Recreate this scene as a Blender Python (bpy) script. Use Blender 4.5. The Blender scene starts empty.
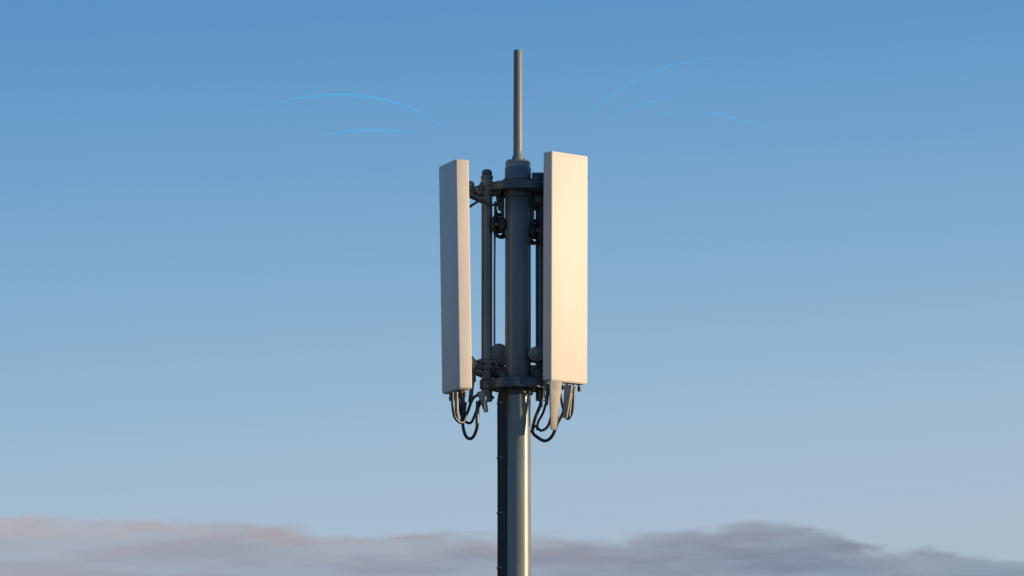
import bpy, bmesh, math, random
from mathutils import Vector, Matrix
random.seed(4)
scene = bpy.context.scene
R = math.radians

# ------------------------------------------------------------ camera numbers
D = 36.0; PITCH = R(8.0); CAMZ = 1.7; PPM = 115.0
F = PPM * D / math.cos(PITCH)
def H(v):      # height on the mast (metres) for a sight-line row
    return CAMZ + D * math.tan(PITCH + math.atan((288 - v) / F))
def X(u):
    return (u - 518) / PPM

# ------------------------------------------------------------ materials
def srgb(r, g, b):
    def f(c):
        c /= 255
        return c / 12.92 if c <= 0.04045 else ((c + 0.055) / 1.055) ** 2.4
    return (f(r), f(g), f(b), 1)

def mat(name, c1, c2, rough=0.5, metal=0.0, scale=6, stretch=(1, 1, 1), bump=0.05, bscale=80, lo=0.35, hi=0.7, spec=0.5):
    m = bpy.data.materials.new(name); m.use_nodes = True
    nt = m.node_tree; N = nt.nodes; L = nt.links
    b = N['Principled BSDF']
    tc = N.new('ShaderNodeTexCoord'); mp = N.new('ShaderNodeMapping')
    mp.inputs['Scale'].default_value = stretch
    L.new(tc.outputs['Object'], mp.inputs[0])
    n = N.new('ShaderNodeTexNoise'); n.inputs['Scale'].default_value = scale
    n.inputs['Detail'].default_value = 7; n.inputs['Roughness'].default_value = 0.6
    L.new(mp.outputs[0], n.inputs['Vector'])
    cr = N.new('ShaderNodeValToRGB')
    cr.color_ramp.elements[0].position = lo; cr.color_ramp.elements[0].color = (*c1, 1)
    cr.color_ramp.elements[1].position = hi; cr.color_ramp.elements[1].color = (*c2, 1)
    L.new(n.outputs['Fac'], cr.inputs[0]); L.new(cr.outputs[0], b.inputs['Base Color'])
    mr = N.new('ShaderNodeMapRange')
    mr.inputs['To Min'].default_value = max(rough - 0.1, 0.05); mr.inputs['To Max'].default_value = min(rough + 0.15, 1)
    L.new(n.outputs['Fac'], mr.inputs['Value']); L.new(mr.outputs[0], b.inputs['Roughness'])
    b.inputs['Metallic'].default_value = metal
    b.inputs['Specular IOR Level'].default_value = spec
    n2 = N.new('ShaderNodeTexNoise'); n2.inputs['Scale'].default_value = bscale
    n2.inputs['Detail'].default_value = 4
    L.new(tc.outputs['Object'], n2.inputs['Vector'])
    bp = N.new('ShaderNodeBump'); bp.inputs['Strength'].default_value = bump; bp.inputs['Distance'].default_value = 0.01
    L.new(n2.outputs['Fac'], bp.inputs['Height']); L.new(bp.outputs[0], b.inputs['Normal'])
    return m

M_pole = mat('painted_steel', (0.19, 0.205, 0.20), (0.28, 0.29, 0.275), 0.34, 0.15, 5, (1, 1, 0.25), 0.06, 60)
M_sleeve = mat('slate_painted_steel', (0.11, 0.145, 0.16), (0.16, 0.195, 0.21), 0.34, 0.1, 5, (1, 1, 0.25), 0.06, 60)
M_dark = mat('dark_steel', (0.045, 0.06, 0.068), (0.09, 0.11, 0.12), 0.38, 0.1, 9, (1, 1, 0.5), 0.1, 90)
M_pipe = mat('slate_pipe', (0.08, 0.11, 0.13), (0.13, 0.165, 0.185), 0.36, 0.1, 8, (1, 1, 0.3), 0.05, 90)
M_zinc = mat('galvanised_bracket', (0.17, 0.17, 0.165), (0.30, 0.295, 0.275), 0.42, 0.3, 14, (1, 1, 1), 0.1, 90)
M_pan = mat('radome_plastic', (0.72, 0.645, 0.55), (0.80, 0.735, 0.64), 0.48, 0.0, 2.2, (2.5, 2.5, 0.35), 0.015, 40, 0.3, 0.65, 0.35)
M_cap = mat('radome_end_cap', (0.48, 0.44, 0.38), (0.6, 0.55, 0.48), 0.55, 0.0, 8)
M_rub = mat('black_cable', (0.012, 0.013, 0.015), (0.03, 0.03, 0.032), 0.38, 0.0, 20)
M_rod = mat('fibreglass_whip', (0.20, 0.21, 0.205), (0.28, 0.285, 0.27), 0.4, 0.0, 6, (1, 1, 0.2))
M_beige = mat('beige_sleeve', (0.32, 0.29, 0.24), (0.46, 0.42, 0.35), 0.5, 0.0, 12)
M_conc = mat('concrete', (0.28, 0.27, 0.25), (0.4, 0.39, 0.36), 0.85, 0.0, 6, bump=0.4)
M_ground = mat('dry_grass', (0.10, 0.095, 0.035), (0.23, 0.18, 0.085), 0.95, 0.0, 0.35, bump=0.6, bscale=12)

# ------------------------------------------------------------ mesh helpers
def link(o, parent=None, material=None):
    scene.collection.objects.link(o)
    if parent: o.parent = parent
    if material: o.data.materials.append(material)
    return o
def empty(name, loc=(0, 0, 0), rot=(0, 0, 0)):
    e = bpy.data.objects.new(name, None); e.location = loc; e.rotation_euler = rot
    e.empty_display_size = 0.2
    return link(e)
def finish(bm, name, parent, material, smooth=True):
    me = bpy.data.meshes.new(name); 
    bmesh.ops.recalc_face_normals(bm, faces=bm.faces)
    bm.to_mesh(me); bm.free()
    if smooth:
        for p in me.polygons: p.use_smooth = True
        try: me.set_sharp_from_angle(angle=R(35))
        except Exception: pass
    o = bpy.data.objects.new(name, me)
    return link(o, parent, material)
def lathe(name, prof, parent, material, c=(0, 0, 0), seg=56, rot=None):
    """prof: list of (radius, z); closed at both ends"""
    bm = bmesh.new(); rings = []
    for r, z in prof:
        if r < 1e-5: rings.append([bm.verts.new((0, 0, z))])
        else: rings.append([bm.verts.new((r * math.cos(2 * math.pi * i / seg), r * math.sin(2 * math.pi * i / seg), z)) for i in range(seg)])
    for a, b in zip(rings[:-1], rings[1:]):
        for i in range(seg):
            j = (i + 1) % seg
            if len(a) == 1 and len(b) == 1: continue
            if len(a) == 1: bm.faces.new((a[0], b[i], b[j]))
            elif len(b) == 1: bm.faces.new((a[i], a[j], b[0]))
            else: bm.faces.new((a[i], a[j], b[j], b[i]))
    if rot is not None: bmesh.ops.transform(bm, matrix=rot, verts=bm.verts)
    bmesh.ops.translate(bm, vec=Vector(c), verts=bm.verts)
    return finish(bm, name, parent, material)
def toward(d):
    return Vector(d).normalized().to_track_quat('Z', 'Y').to_matrix().to_4x4()
def rod(name, a, b, r, parent, material, r2=None, seg=20, ch=0.003):
    a = Vector(a); b = Vector(b); l = (b - a).length; r2 = r2 or r
    ch = min(ch, r * 0.4, l * 0.3)
    return lathe(name, [(0, 0), (r - ch, 0), (r, ch), (r2, l - ch), (r2 - ch, l), (0, l)], parent, material, a, seg, toward(b - a))
def box(name, size, loc, parent, material, rz=0, rx=0, bev=0.004, taper=None, seg=2, ry=0):
    bm = bmesh.new(); bmesh.ops.create_cube(bm, size=1)
    for v in bm.verts:
        k = 1
        if taper and v.co.z < 0: k = taper
        v.co = Vector((v.co.x * size[0] * k, v.co.y * size[1] * k, v.co.z * size[2]))
    if bev: bmesh.ops.bevel(bm, geom=list(bm.edges), offset=bev, segments=seg, affect='EDGES', profile=0.5)
    bmesh.ops.transform(bm, matrix=Matrix.Rotation(rz, 4, 'Z') @ Matrix.Rotation(rx, 4, 'X') @ Matrix.Rotation(ry, 4, 'Y'), verts=bm.verts)
    bmesh.ops.translate(bm, vec=Vector(loc), verts=bm.verts)
    return finish(bm, name, parent, material)
def cable(name, pts, r, parent, material, seg=10, sub=8):
    P = [Vector(p) for p in pts]; Q = [P[0] * 2 - P[1]] + P + [P[-1] * 2 - P[-2]]
    path = []
    for i in range(1, len(Q) - 2):
        for k in range(sub):
            t = k / sub; a, b, c, d = Q[i - 1:i + 3]
            path.append(0.5 * ((2 * b) + (c - a) * t + (2 * a - 5 * b + 4 * c - d) * t * t + (3 * b - a - 3 * c + d) * t ** 3))
    path.append(P[-1])
    bm = bmesh.new(); rings = []; nrm = None
    for i, p in enumerate(path):
        t = (path[min(i + 1, len(path) - 1)] - path[max(i - 1, 0)]).normalized()
        if nrm is None: nrm = t.orthogonal().normalized()
        nrm = (nrm - t * nrm.dot(t)).normalized(); bn = t.cross(nrm)
        rr = r(i / (len(path) - 1)) if callable(r) else r
        rings.append([bm.verts.new(p + (nrm * math.cos(2 * math.pi * k / seg) + bn * math.sin(2 * math.pi * k / seg)) * rr) for k in range(seg)])
    for a, b in zip(rings[:-1], rings[1:]):
        for i in range(seg):
            j = (i + 1) % seg; bm.faces.new((a[i], a[j], b[j], b[i]))
    bm.faces.new(rings[0]); bm.faces.new(rings[-1])
    return finish(bm, name, parent, material)
def torus(name, c, Rr, r, axis, parent, material, squash=1.0):
    m = toward(axis); pts = []
    n = 28
    for i in range(n + 1):
        a = 2 * math.pi * i / n
        pts.append(Vector(c) + (m @ Vector((Rr * math.cos(a) * squash, Rr * math.sin(a), 0))))
    return cable(name, pts, r, parent, material, sub=2)

# ------------------------------------------------------------ tower
T = empty('cell_tower')
Rp = 0.110
zt = H(161)
lathe('mast_pole', [(0, 0.3), (0.125, 0.3), (Rp + 0.006, 3), (Rp, H(420)), (Rp, H(396)), (Rp, zt - 0.012), (Rp - 0.01, zt), (0.046, zt + 0.012), (0.0, zt + 0.012)], T, M_pole, seg=72)
lathe('upper_sleeve', [(Rp, H(196)), (Rp + 0.005, H(195)), (Rp + 0.005, H(169)), (Rp, H(168))], T, M_sleeve, seg=72)
lathe('mid_sleeve', [(Rp, H(378)), (Rp + 0.003, H(377)), (Rp + 0.003, H(197)), (Rp, H(196.5))], T, M_sleeve, seg=72)
for i in range(6):
    a = i * math.pi / 3 + 0.2
    rod('cap_bolt', (0.08 * math.cos(a), 0.08 * math.sin(a), zt - 0.004), (0.08 * math.cos(a), 0.08 * math.sin(a), zt + 0.015), 0.007, T, M_dark, seg=6)
zr = H(49.5)
lathe('whip_antenna', [(0, zt), (0.055, zt), (0.052, zt + 0.035), (0.042, zt + 0.05), (0.041, zt + 0.1), (0.037, zr - 0.02), (0.033, zr - 0.006), (0, zr)], T, M_rod, seg=40)
# base
lathe('base_flange', [(0, 0.3), (0.24, 0.3), (0.24, 0.33), (0.13, 0.33), (0.125, 0.36)], T, M_zinc)
box('concrete_footing', (1.2, 1.2, 0.4), (0, 0, 0.1), T, M_conc, bev=0.02)
for i in range(8):
    a = i * math.pi / 4
    rod('anchor_bolt', (0.19 * math.cos(a), 0.19 * math.sin(a), 0.3), (0.19 * math.cos(a), 0.19 * math.sin(a), 0.4), 0.012, T, M_zinc, seg=6)

def collar(zc, Rc, h, nm):
    lathe(nm, [(Rp + 0.004, zc - h * .5), (Rc - 0.03, zc - h * .5), (Rc - 0.03, zc - h * .5 + 0.004), (Rc, zc - h * .5), (Rc, zc + h * .38), (Rc - 0.006, zc + h * .5), (Rp + 0.004, zc + h * .5)], T, M_dark, seg=64)
    lathe(nm + '_hub', [(Rp, zc - h * .5 - 0.05), (Rp + 0.02, zc - h * .5 - 0.045), (Rp + 0.02, zc - h * .5 - 0.001), (Rp + 0.02, zc + h * .5 + 0.04), (Rp, zc + h * .5 + 0.045)], T, M_dark, seg=64)
    for i in range(12):
        a = i * math.pi / 6 + .1
        rod(nm + '_bolt', ((Rc - .06) * math.cos(a), (Rc - .06) * math.sin(a), zc - h * .5 - 0.016), ((Rc - .06) * math.cos(a), (Rc - .06) * math.sin(a), zc + h * .5 + 0.012), 0.008, T, M_dark, seg=6)
zu = H(188); zl = H(385)
collar(zu, 0.25, 0.07, 'upper_collar')
collar(zl, 0.262, 0.08, 'lower_collar')

# mounting pipes
PL = (-0.27, -0.03); PR = (0.195, 0.06); PB = (0.03, 0.27)
def mount_pipe(p, r, v0, v1, nm):
    z0 = H(v1); z1 = H(v0)
    lathe(nm, [(0, z0), (r - .004, z0), (r, z0 + .004), (r, z1 - .03), (r + .006, z1 - .029), (r + .006, z1 - .006), (r - .003, z1), (0, z1 + 0.004)], T, M_pipe, (p[0], p[1], 0), 36)
mount_pipe(PL, 0.048, 176, 402, 'mount_pipe')
mount_pipe(PR, 0.042, 172, 400, 'mount_pipe')
mount_pipe(PB, 0.036, 172, 400, 'mount_pipe')
for nm, p, r in (('a', PL, .048), ('b', PR, .042), ('c', PB, .036)):
    for z in (zu, zl):
        d = Vector((p[0], p[1], 0)).normalized(); az = math.atan2(d.y, d.x)
        lathe('pipe_clamp', [(r, -.04), (r + .014, -.038), (r + .014, .038), (r, .04)], T, M_dark, (p[0], p[1], z), 24)
        for s in (-1, 1):
            c = d * (Vector((p[0], p[1])).length - 0.05) + Vector((0, 0, z + s * .022 + .0))
            t = Vector((-d.y, d.x, 0))
            rod('u_bolt', c + t * (r + .012) - d * .02, c + t * (r + .012) + d * .07, .007, T, M_zinc, seg=8)
            rod('u_bolt', c - t * (r + .012) - d * .02, c - t * (r + .012) + d * .07, .007, T, M_zinc, seg=8)
lathe('pipe_ring', [(.048, 0), (.056, .003), (.056, .018), (.048, .021)], T, M_zinc, (PL[0], PL[1], H(184)), 30)
lathe('pipe_top_cap', [(.0, 0), (.04, 0), (.047, .012), (.042, .04), (.025, .052), (.0, .055)], T, M_dark, (PL[0], PL[1], H(176)), 24)

# ------------------------------------------------------------ panel antennas
Wd, Ht = 0.435, 1.99
def panel(c, az, tilt, pipe, pr, zmid, Dp):
    P = empty('panel_antenna', (c[0], c[1], zmid), (tilt, 0, az))
    bm = bmesh.new()
    pts = []
    w = Wd / 2; d = Dp / 2; rr = 0.015
    for cx, cy, a0 in ((w - rr, -d + rr, -90), (w - rr * .6, d - rr * .6, 0), (-w + rr * .6, d - rr * .6, 90), (-w + rr, -d + rr, 180)):
        q = rr if cy < 0 else rr * .6
        for k in range(6):
            a = R(a0 + 90 * k / 5); pts.append((cx + q * math.cos(a), cy + q * math.sin(a)))
    rings = []
    for s, z in ((.975, -Ht / 2), (1, -Ht / 2 + .006), (1, Ht / 2 - .008), (.97, Ht / 2)):
        rings.append([bm.verts.new((x * s, y * s, z)) for x, y in pts])
    n = len(pts)
    for a, b in zip(rings[:-1], rings[1:]):
        for i in range(n): bm.faces.new((a[i], a[(i + 1) % n], b[(i + 1) % n], b[i]))
    bm.faces.new(rings[0]); bm.faces.new(rings[-1])
    finish(bm, 'radome', P, M_pan)
    box('bottom_plate', (Wd - .03, Dp - .02, .012), (0, 0, -Ht / 2 - .004), P, M_cap, bev=.002)
    box('back_spine', (.12, .02, Ht - .1), (0, d + .008, 0), P, M_zinc, bev=.003)
    for i in range(6):
        x = -.17 + .068 * i
        rod('connector', (x, .005, -Ht / 2 - .008), (x, .005, -Ht / 2 - .045), .013, P, M_zinc, seg=14)
        rod('connector_nut', (x, .005, -Ht / 2 - .03), (x, .005, -Ht / 2 - .07), .0165, P, M_rub, seg=12)
    for zz in (-Ht / 2 + .028, Ht / 2 - .028):
        bm = bmesh.new(); A = []
        for dz in (-.001, .001): A.append([bm.verts.new((x * 1.002, y * 1.008, zz + dz)) for x, y in pts])
        for i in range(n): bm.faces.new((A[0][i], A[0][(i + 1) % n], A[1][(i + 1) % n], A[1][i]))
        finish(bm, 'cap_seam', P, M_cap)
    bk = Vector((-math.sin(az), math.cos(az), 0))
    pc = Vector((pipe[0], pipe[1], 0)); cc = Vector((c[0], c[1], 0))
    for kk, zz in ((0, zmid + .77), (1, zmid - .76)):
        bc = cc + bk * (d + .02) + Vector((0, 0, zz))
        pp = pc + Vector((0, 0, zz))
        v = pp - bc; L = v.length; rz = math.atan2(v.y, v.x); side = Vector((-v.y, v.x, 0)).normalized()
        box('panel_back_plate', (.13, .03, .17), bc, T, M_dark, rz=az, bev=.003)
        for s in (-1, 1):
            box('tilt_arm', (L + .02, .010, .055), (bc + pp) / 2 + side * s * .03, T, M_dark, rz=rz, bev=.002)
            box('tilt_arm_lower', (L * .8, .009, .035), (bc + pp) / 2 + side * s * .0395 + Vector((0, 0, -.065)), T, M_dark, rz=rz, bev=.002, ry=R(22))
        lathe('pipe_bracket', [(pr, -.05), (pr + .017, -.047), (pr + .017, .047), (pr, .05)], T, M_dark, pp, 24)
        box('clamp_jaw', (.03, .13, .085), pp + v.normalized() * (pr + .022), T, M_dark, rz=rz, bev=.005)
        box('clamp_jaw', (.03, .13, .085), pp - v.normalized() * (pr + .022), T, M_dark, rz=rz, bev=.005)
        rod('pivot_bolt', (bc + pp) / 2 - side * .06, (bc + pp) / 2 + side * .06, .015, T, M_zinc, seg=8)
        rod('pivot_disc', bc + v * .22 - side * .05 + Vector((0, 0, .035)), bc + v * .22 + side * .05 + Vector((0, 0, .035)), .036, T, M_dark, seg=20)
        rod('pivot_bolt', bc + v * .22 - side * .065 + Vector((0, 0, .035)), bc + v * .22 + side * .065 + Vector((0, 0, .035)), .014, T, M_zinc, seg=8)
        for dz in (-.025, .025):
            for q in (-1, 1):
                rod('clamp_bolt', pp + q * side * (pr + .01) + v.normalized() * (pr + .06) + Vector((0, 0, dz)), pp + q * side * (pr + .01) - v.normalized() * (pr + .06) + Vector((0, 0, dz)), .007, T, M_zinc, seg=8)
    return P
CL = (X(455.5), -0.115); CR = (X(565.5), -0.135)
panel(CR, R(42), R(.4), PR, .042, H(270), .106)
panel(CL, R(-69), R(1.0), PL, .048, H(278.5), .122)

box('aiming_tab', (.03, .05, .04), (X(587), .03, H(178)), T, M_zinc, bev=.004)

# round fittings beneath the upper collar
for cx, cy, v, s in ((-0.165, -0.03, 226, 1), (0.155, -.03, 232, -1)):
    lathe('round_clamp', [(0, -.03), (.055, -.03), (.068, -.02), (.068, .02), (.05, .03), (.032, .032), (.03, .045), (0, .047)], T, M_rub, (cx, cy, H(v)), 30, toward((-.55 * s, -1, .1)))
    rod('round_clamp_bolt', (cx, cy - .02, H(v)), (cx - .03 * s, cy - .075, H(v)), .012, T, M_zinc, seg=10)
    torus('cable_coil', (cx, cy + .01, H(v)), .098, .015, (s * .9, -.55, 0), T, M_rub)
    torus('cable_coil', (cx + .01 * s, cy + .03, H(v + 2)), .085, .014, (s * .8, -.6, .1), T, M_rub)
    cable('jumper_cable', [(cx - .01 * s, cy + .0, H(v - 8)), (cx - .03 * s, cy - .03, H(v - 18)), (cx + .01 * s, cy - .02, H(v - 26)), (cx + .03 * s, cy + .02, H(192))], .013, T, M_rub)
    box('clamp_stem', (.035, .02, .22), (cx + .03 * s, cy + .03, H(v - 20)), T, M_dark, bev=.003)
    box('collar_gusset', (.085, .014, .14), (cx + .01 * s, cy + .02, H(203)), T, M_dark, bev=.003, taper=.4)
cable('jumper_cable', [(X(470), -.06, H(208)), (X(473), -.08, H(206)), (X(481), -.1, H(203)), (X(494), -.12, H(207)), (X(503), -.12, H(200))], .011, T, M_rub)
cable('jumper_cable', [(X(534), -.11, H(203)), (X(539), -.1, H(208)), (X(545), -.05, H(204)), (X(549), 0, H(196))], .010, T, M_rub)
box('bracket_block', (.07, .06, .10), (X(536), -.02, H(179)), T, M_dark, bev=.006)
box('bracket_block', (.05, .06, .07), (X(538), -.03, H(200)), T, M_dark, bev=.006)

# fittings above the lower collar
lathe('round_cover', [(0, -.01), (.095, -.01), (.105, 0), (.095, .015), (.03, .03), (0, .032)], T, M_beige, (X(499), .1, H(354)), 34, toward((.7, -1, -.15)))
lathe('round_cover', [(0, -.01), (.06, -.01), (.068, 0), (.06, .012), (.02, .022), (0, .024)], T, M_zinc, (X(536), -.12, H(356)), 30, toward((.3, -1, -.15)))
lathe('round_cover', [(0, -.01), (.05, -.01), (.057, 0), (.05, .012), (.02, .022), (0, .024)], T, M_zinc, (X(471), -.17, H(366)), 30, toward((.1, -1, -.2)))
for u, y, v, sx, sz in ((498, .0, 370, .11, .14), (503, -.08, 377, .05, .05), (535, -.06, 373, .08, .12), (541, -.02, 382, .06, .08), (486, -.1, 378, .06, .06), (473, -.06, 377, .055, .10)):
    box('junction_block', (sx, .06, sz), (X(u), y, H(v)), T, M_dark, bev=.008)
torus('cable_coil', (X(499), -.06, H(371)), .055, .013, (.4, -1, .2), T, M_rub)
torus('cable_coil', (X(538), -.1, H(374)), .05, .012, (-.4, -1, .2), T, M_rub)
cable('thin_rear_pipe', [(X(495), .07, H(200)), (X(494.5), .07, H(280)), (X(494.5), .07, H(380))], .009, T, M_beige)  # thin rear pipe, added for the warm sunlit line beside the mount pipe

# ------------------------------------------------------------ lower cables
def pc(u, y, v): return (X(u), y, H(v))
cable('feeder_cable', [pc(453, -.28, 396), pc(453.5, -.28, 410), pc(456, -.25, 421), pc(463, -.2, 425), pc(468, -.15, 414), pc(474, -.1, 399), pc(486, -.06, 393)], .013, T, M_rub)
cable('feeder_cable', [pc(457, -.2, 396), pc(457, -.2, 414), pc(460, -.18, 423), pc(464, -.15, 418), pc(466, -.12, 404)], .013, T, M_rub)
cable('feeder_cable', [pc(463, -.08, 394), pc(463, -.08, 412), pc(463.5, -.08, 428), pc(467, -.08, 438), pc(473, -.08, 438.5), pc(477.5, -.08, 427), pc(478, -.07, 410), pc(484, -.06, 400), pc(494, -.04, 398)], .0145, T, M_rub)
cable('feeder_cable', [pc(459, -.1, 396), pc(460, -.1, 410), pc(464, -.1, 421), pc(471, -.1, 424), pc(476, -.09, 414), pc(480, -.08, 402), pc(492, -.05, 395)], .012, T, M_rub)
rod('cable_sleeve', pc(457, -.2, 394), pc(457.5, -.2, 417), .018, T, M_zinc, seg=14)
rod('cable_sleeve', pc(463, -.08, 392), pc(463, -.08, 420), .020, T, M_dark, seg=14)
box('cable_guard', (.08, .03, .19), (X(484), -.1, H(403)), T, M_zinc, bev=.004, taper=.45, rz=R(20), ry=R(-14))
rod('cable_sleeve', pc(473, -.1, 380), pc(470.5, -.1, 404), .019, T, M_dark, seg=14)
rod('cable_sleeve', pc(478, -.07, 402), pc(477.5, -.08, 426), .017, T, M_zinc, seg=14)
# right set
cable('feeder_cable', [pc(557, -.24, 388), pc(557, -.24, 405), pc(556.5, -.22, 425), pc(552, -.2, 438), pc(545, -.18, 443), pc(537, -.16, 439), pc(532.5, -.14, 433), pc(535, -.12, 420), pc(541, -.1, 404), pc(543, -.08, 390)], .0145, T, M_rub)
cable('feeder_cable', [pc(552, -.26, 388), pc(552, -.26, 412), pc(548, -.22, 428), pc(541, -.2, 433), pc(535, -.16, 428), pc(531, -.13, 434)], .012, T, M_rub)
cable('feeder_cable', [pc(548, -.22, 387), pc(547, -.22, 400), pc(543, -.2, 415), pc(538, -.16, 424), pc(537, -.14, 432)], .011, T, M_rub)
cable('feeder_cable', [pc(565, -.16, 388), pc(565, -.16, 400), pc(563, -.15, 413), pc(558, -.15, 424), pc(553, -.15, 431)], .012, T, M_rub)
cable('feeder_cable', [pc(573, -.1, 390), pc(573, -.1, 402), pc(571.5, -.1, 414), pc(567, -.1, 420), pc(563, -.1, 410), pc(560, -.1, 395)], .012, T, M_rub)
box('cable_guard', (.12, .03, .42), (X(554), -.27, H(409)), T, M_beige, bev=.004, taper=.45, rz=R(28), ry=R(3))
box('cable_guard', (.075, .03, .29), (X(566.5), -.2, H(404)), T, M_beige, bev=.004, taper=.55, rz=R(-30), ry=R(8))
box('cable_guard', (.05, .03, .2), (X(541), -.02, H(396)), T, M_dark, bev=.004, taper=.6)
rod('cable_sleeve', pc(571, -.1, 394), pc(568.5, -.1, 418), .016, T, M_zinc, seg=14)
rod('cable_sleeve', pc(548, -.22, 388), pc(546, -.22, 408), .016, T, M_dark, seg=14)

# riser cables and tray
for i, (u, y) in enumerate(((499, -.01), (502, -.035), (504.5, -.05), (501, .03))):
    cable('riser_cable', [pc(u + 1.5, y, 391), (X(u), y, H(402)), (X(u) , y, H(440)), (X(u) + .002, y, H(520)), (X(u), y, 3), (X(u), y, .3)], .0145, T, M_rub, sub=6)
box('riser_tray', (.07, .012, H(398) - .3), (X(501.5), .055, (H(398) + .3) / 2), T, M_dark, bev=.002)
for v in (403, 458, 513, 568):
    box('riser_clip', (.09, .11, .014), (X(502), .0, H(v)), T, M_zinc, bev=.003)
    lathe('strap_band', [(Rp, -.005), (Rp + .002, -.004), (Rp + .002, .004), (Rp, .005)], T, M_pole, (0, 0, H(v)), 64)
for k in range(9):
    box('riser_clip', (.09, .11, .014), (X(502), .0, H(568) - .48 * (k + 1)), T, M_zinc, bev=.003)

# ------------------------------------------------------------ radio wave arcs
W = empty('signal_waves')
def arc_mat(name, col, a):
    m = bpy.data.materials.new(name); m.use_nodes = True; nt = m.node_tree; N = nt.nodes; N.clear()
    o = N.new('ShaderNodeOutputMaterial'); mx = N.new('ShaderNodeMixShader'); t = N.new('ShaderNodeBsdfTransparent')
    e = N.new('ShaderNodeEmission'); e.inputs[0].default_value = col; e.inputs[1].default_value = 1
    mx.inputs[0].default_value = a
    nt.links.new(t.outputs[0], mx.inputs[1]); nt.links.new(e.outputs[0], mx.inputs[2]); nt.links.new(mx.outputs[0], o.inputs[0])
    return m
A1 = arc_mat('signal_glow', srgb(75, 180, 242), .30); A2 = arc_mat('signal_glow_faint', srgb(85, 178, 240), .2)
def arc(pts, r, m):
    cable('wave_arc', [pc(u, 0, v) for u, v in pts], lambda t: max(.0006, r * math.sin(math.pi * min(max(t, 0), 1)) ** .8), W, m, seg=8, sub=10)
arc([(270, 104), (305, 97), (340, 94.5), (375, 98), (412, 109), (455, 133)], .013, A1)
arc([(320, 135), (365, 130), (425, 133)], .010, A1)
arc([(575, 126), (610, 98), (645, 77), (680, 64), (725, 57)], .009, A2)
arc([(598, 128), (625, 111), (655, 101), (685, 97)], .007, A2)
arc([(645, 115), (700, 112), (735, 118), (775, 130)], .009, A2)

# ------------------------------------------------------------ ground
bm = bmesh.new()
n = 60
def gs(i):
    t = (i / n) * 2 - 1
    return math.copysign(abs(t) ** 3, t) * 9000
G = [[bm.verts.new((gs(i), gs(j), (0 if math.hypot(gs(i), gs(j)) < 80 else 0.6 * math.sin(gs(i) * .01) * math.cos(gs(j) * .013)))) for j in range(n + 1)] for i in range(n + 1)]
for i in range(n):
    for j in range(n):
        bm.faces.new((G[i][j], G[i + 1][j], G[i + 1][j + 1], G[i][j + 1]))
finish(bm, 'ground', None, M_ground)

# ------------------------------------------------------------ cloud bank (distant upright sheet of haze cloud)
RC = 5000.0
def interp(tab, x):
    if x <= tab[0][0]: return tab[0][1]
    for (a, b), (c, d) in zip(tab[:-1], tab[1:]):
        if x <= c:
            t = (x - a) / (c - a); t = t * t * (3 - 2 * t); return b + (d - b) * t
    return tab[-1][1]
def el(v): return math.degrees(PITCH + math.atan((288 - v) / F))
def azd(u): return math.degrees(math.atan((u - 518) / F))
crest = [(azd(u), el(v)) for u, v in ((-900, 560), (-500, 530), (-200, 545), (0, 520), (130, 521), (240, 525), (370, 536), (430, 533), (520, 538), (610, 539), (680, 529), (780, 526), (835, 533), (870, 546), (930, 551), (1024, 564), (1300, 540), (1700, 560))]
bm = bmesh.new(); lay = None
na, nz = 420, 60
vs = []; vals = []
for i in range(na + 1):
    a = -70 + 140 * (i / na)
    a = 70 * math.copysign(abs(a / 70) ** 1.8, a)
    row = []
    for j in range(nz + 1):
        e = -0.2 + 6.2 * j / nz
        az = R(a)
        v = bm.verts.new((RC * math.sin(az), RC * math.cos(az) - D, CAMZ + RC * math.tan(R(e)))); row.append(v)
        vals.append(interp(crest, a) - e)
    vs.append(row)
for i in range(na):
    for j in range(nz):
        bm.faces.new((vs[i][j], vs[i + 1][j], vs[i + 1][j + 1], vs[i][j + 1]))
for f in bm.faces: f.normal_flip() if f.normal.y > 0 else None
me = bpy.data.meshes.new('cloud_bank'); bm.to_mesh(me); bm.free()
at = me.attributes.new('depth', 'FLOAT', 'POINT'); at.data.foreach_set('value', vals)
cb = bpy.data.objects.new('cloud_bank', me); link(cb)
m = bpy.data.materials.new('cloud'); m.use_nodes = True; nt = m.node_tree; N = nt.nodes; L = nt.links; N.clear()
out = N.new('ShaderNodeOutputMaterial'); mx = N.new('ShaderNodeMixShader'); tr = N.new('ShaderNodeBsdfTransparent')
df = N.new('ShaderNodeBsdfDiffuse'); L.new(tr.outputs[0], mx.inputs[1]); L.new(df.outputs[0], mx.inputs[2]); L.new(mx.outputs[0], out.inputs[0])
tc = N.new('ShaderNodeTexCoord'); atn = N.new('ShaderNodeAttribute'); atn.attribute_name = 'depth'
def noise(scale, st, det=6, rough=.55, dist=0.0):
    mp = N.new('ShaderNodeMapping'); mp.inputs['Scale'].default_value = st; L.new(tc.outputs['Object'], mp.inputs[0])
    q = N.new('ShaderNodeTexNoise'); q.inputs['Scale'].default_value = scale; q.inputs['Detail'].default_value = det
    q.inputs['Roughness'].default_value = rough; q.inputs['Distortion'].default_value = dist
    L.new(mp.outputs[0], q.inputs['Vector']); return q.outputs['Fac']
def math_(op, a, b, c=None):
    q = N.new('ShaderNodeMath'); q.operation = op
    for k, x in enumerate((a, b, c)):
        if x is None: continue
        if isinstance(x, (int, float)): q.inputs[k].default_value = x
        else: L.new(x, q.inputs[k])
    return q.outputs[0]
def smooth(x, a, b, lo=0, hi=1):
    q = N.new('ShaderNodeMapRange'); q.interpolation_type = 'SMOOTHSTEP'
    q.inputs['From Min'].default_value = a; q.inputs['From Max'].default_value = b
    q.inputs['To Min'].default_value = lo; q.inputs['To Max'].default_value = hi
    L.new(x, q.inputs['Value']); return q.outputs[0]
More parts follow.
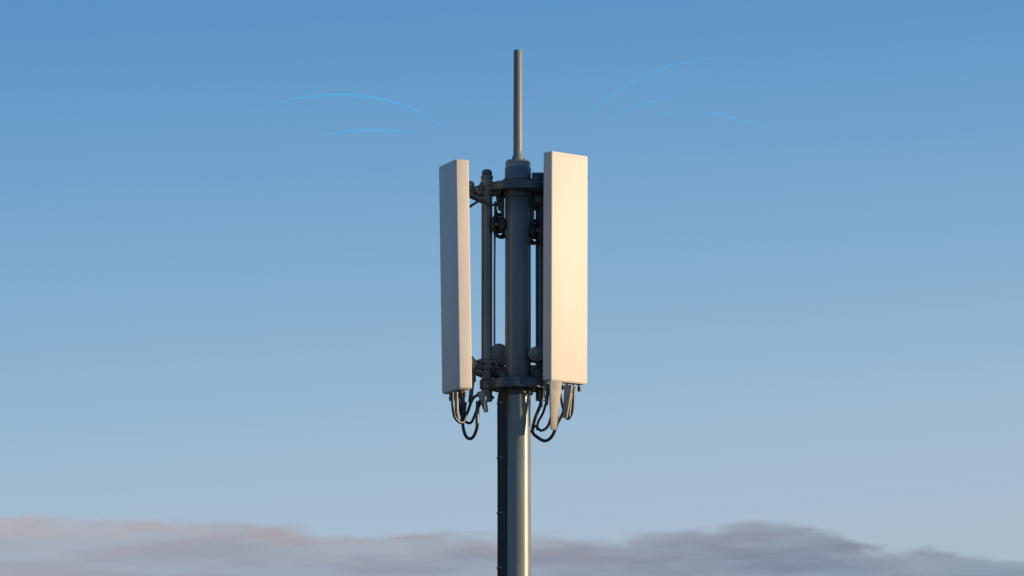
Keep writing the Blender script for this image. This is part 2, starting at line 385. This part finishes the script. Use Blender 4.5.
n1 = noise(.010, (1, .2, 3.5)); n2 = noise(.030, (1, .2, 3.0), 5, .55, .3); n3 = noise(.005, (1, .2, 7), 5)
s1 = math_('MULTIPLY', math_('SUBTRACT', n1, .5), .5)
s2 = math_('MULTIPLY', math_('SUBTRACT', n2, .5), .2)
dd = math_('ADD', math_('ADD', atn.outputs['Fac'], s1), s2)
al = smooth(dd, -.06, .13)
inner = smooth(n3, .35, .65, .5, .85)
L.new(math_('MULTIPLY', al, inner), mx.inputs[0])
crv = N.new('ShaderNodeValToRGB'); E = crv.color_ramp.elements
E[0].position = 0; E[0].color = (.90, .84, .88, 1); E[1].position = 1; E[1].color = (.66, .72, .86, 1)
q = E.new(.4); q.color = (.76, .77, .87, 1)
n4 = noise(.012, (1, .2, 5), 6, .55)
L.new(smooth(math_('ADD', dd, math_('MULTIPLY', math_('SUBTRACT', n4, .5), .8)), 0, .6), crv.inputs[0])
L.new(crv.outputs[0], df.inputs[0])
me.materials.append(m)

# ------------------------------------------------------------ world
SUN_AZ = R(80); SUN_EL = R(9)     # azimuth measured from the camera side (-Y) toward +X
w = bpy.data.worlds.new('World'); scene.world = w; w.use_nodes = True
nt = w.node_tree; N = nt.nodes; L = nt.links; N.clear()
out = N.new('ShaderNodeOutputWorld'); bg = N.new('ShaderNodeBackground'); L.new(bg.outputs[0], out.inputs[0])
sky = N.new('ShaderNodeTexSky'); sky.sky_type = 'NISHITA'; sky.sun_disc = False
sdir = Vector((math.sin(SUN_AZ) * math.cos(SUN_EL), -math.cos(SUN_AZ) * math.cos(SUN_EL), math.sin(SUN_EL)))
sky.sun_elevation = SUN_EL; sky.sun_rotation = math.atan2(sdir.x, sdir.y)
sky.air_density = 1.0; sky.dust_density = .6; sky.ozone_density = 2
ns = N.new('ShaderNodeVectorMath'); ns.operation = 'SCALE'; ns.inputs['Scale'].default_value = .12
L.new(sky.outputs[0], ns.inputs[0])
tc = N.new('ShaderNodeTexCoord'); sx = N.new('ShaderNodeSeparateXYZ'); L.new(tc.outputs['Generated'], sx.inputs[0])
asn = math_('ARCSINE', sx.outputs['Z'], 0)
nb = noise(3, (1, 1, 9), 5, .5)
elv = math_('ADD', asn, math_('MULTIPLY', math_('SUBTRACT', nb, .5), .010))
elv = math_('SUBTRACT', elv, math_('MULTIPLY', sx.outputs['X'], .07))
fac = math_('MULTIPLY', elv, 1 / R(30))
cr = N.new('ShaderNodeValToRGB'); L.new(fac, cr.inputs[0]); E = cr.color_ramp.elements
stops = [(4.0, (172, 190, 208)), (5.0, (167, 190, 211)), (6.2, (156, 187, 213)), (7.8, (137, 177, 211)), (9.8, (113, 163, 207)), (11.9, (90, 149, 200)), (22, (68, 120, 178))]
E[0].position = 0; E[0].color = srgb(182, 192, 202); E[1].position = 1; E[1].color = srgb(58, 106, 166)
for e, c in stops:
    q = E.new(e / 30); q.color = srgb(*c)
mixn = N.new('ShaderNodeMix'); mixn.data_type = 'RGBA'; mixn.inputs[0].default_value = .08
L.new(cr.outputs[0], mixn.inputs[6]); L.new(ns.outputs[0], mixn.inputs[7])
L.new(mixn.outputs[2], bg.inputs[0]); bg.inputs[1].default_value = 1.0

sun = bpy.data.lights.new('sun', 'SUN'); sun.energy = 4.5; sun.angle = R(.5); sun.color = (1, .76, .49)
so = bpy.data.objects.new('sun', sun); so.rotation_euler = sdir.to_track_quat('Z', 'Y').to_euler(); link(so)

# ------------------------------------------------------------ camera
cam = bpy.data.cameras.new('camera'); co = bpy.data.objects.new('camera', cam); link(co)
cam.sensor_width = 36; cam.lens = F * 36 / 1024; cam.clip_end = 30000; cam.clip_start = .5
co.location = (0, -D, CAMZ)
co.rotation_euler = (R(90) + PITCH, 0, math.atan(6 / F))
scene.camera = co
scene.view_settings.view_transform = 'Standard'; scene.view_settings.look = 'None'; scene.view_settings.exposure = 0
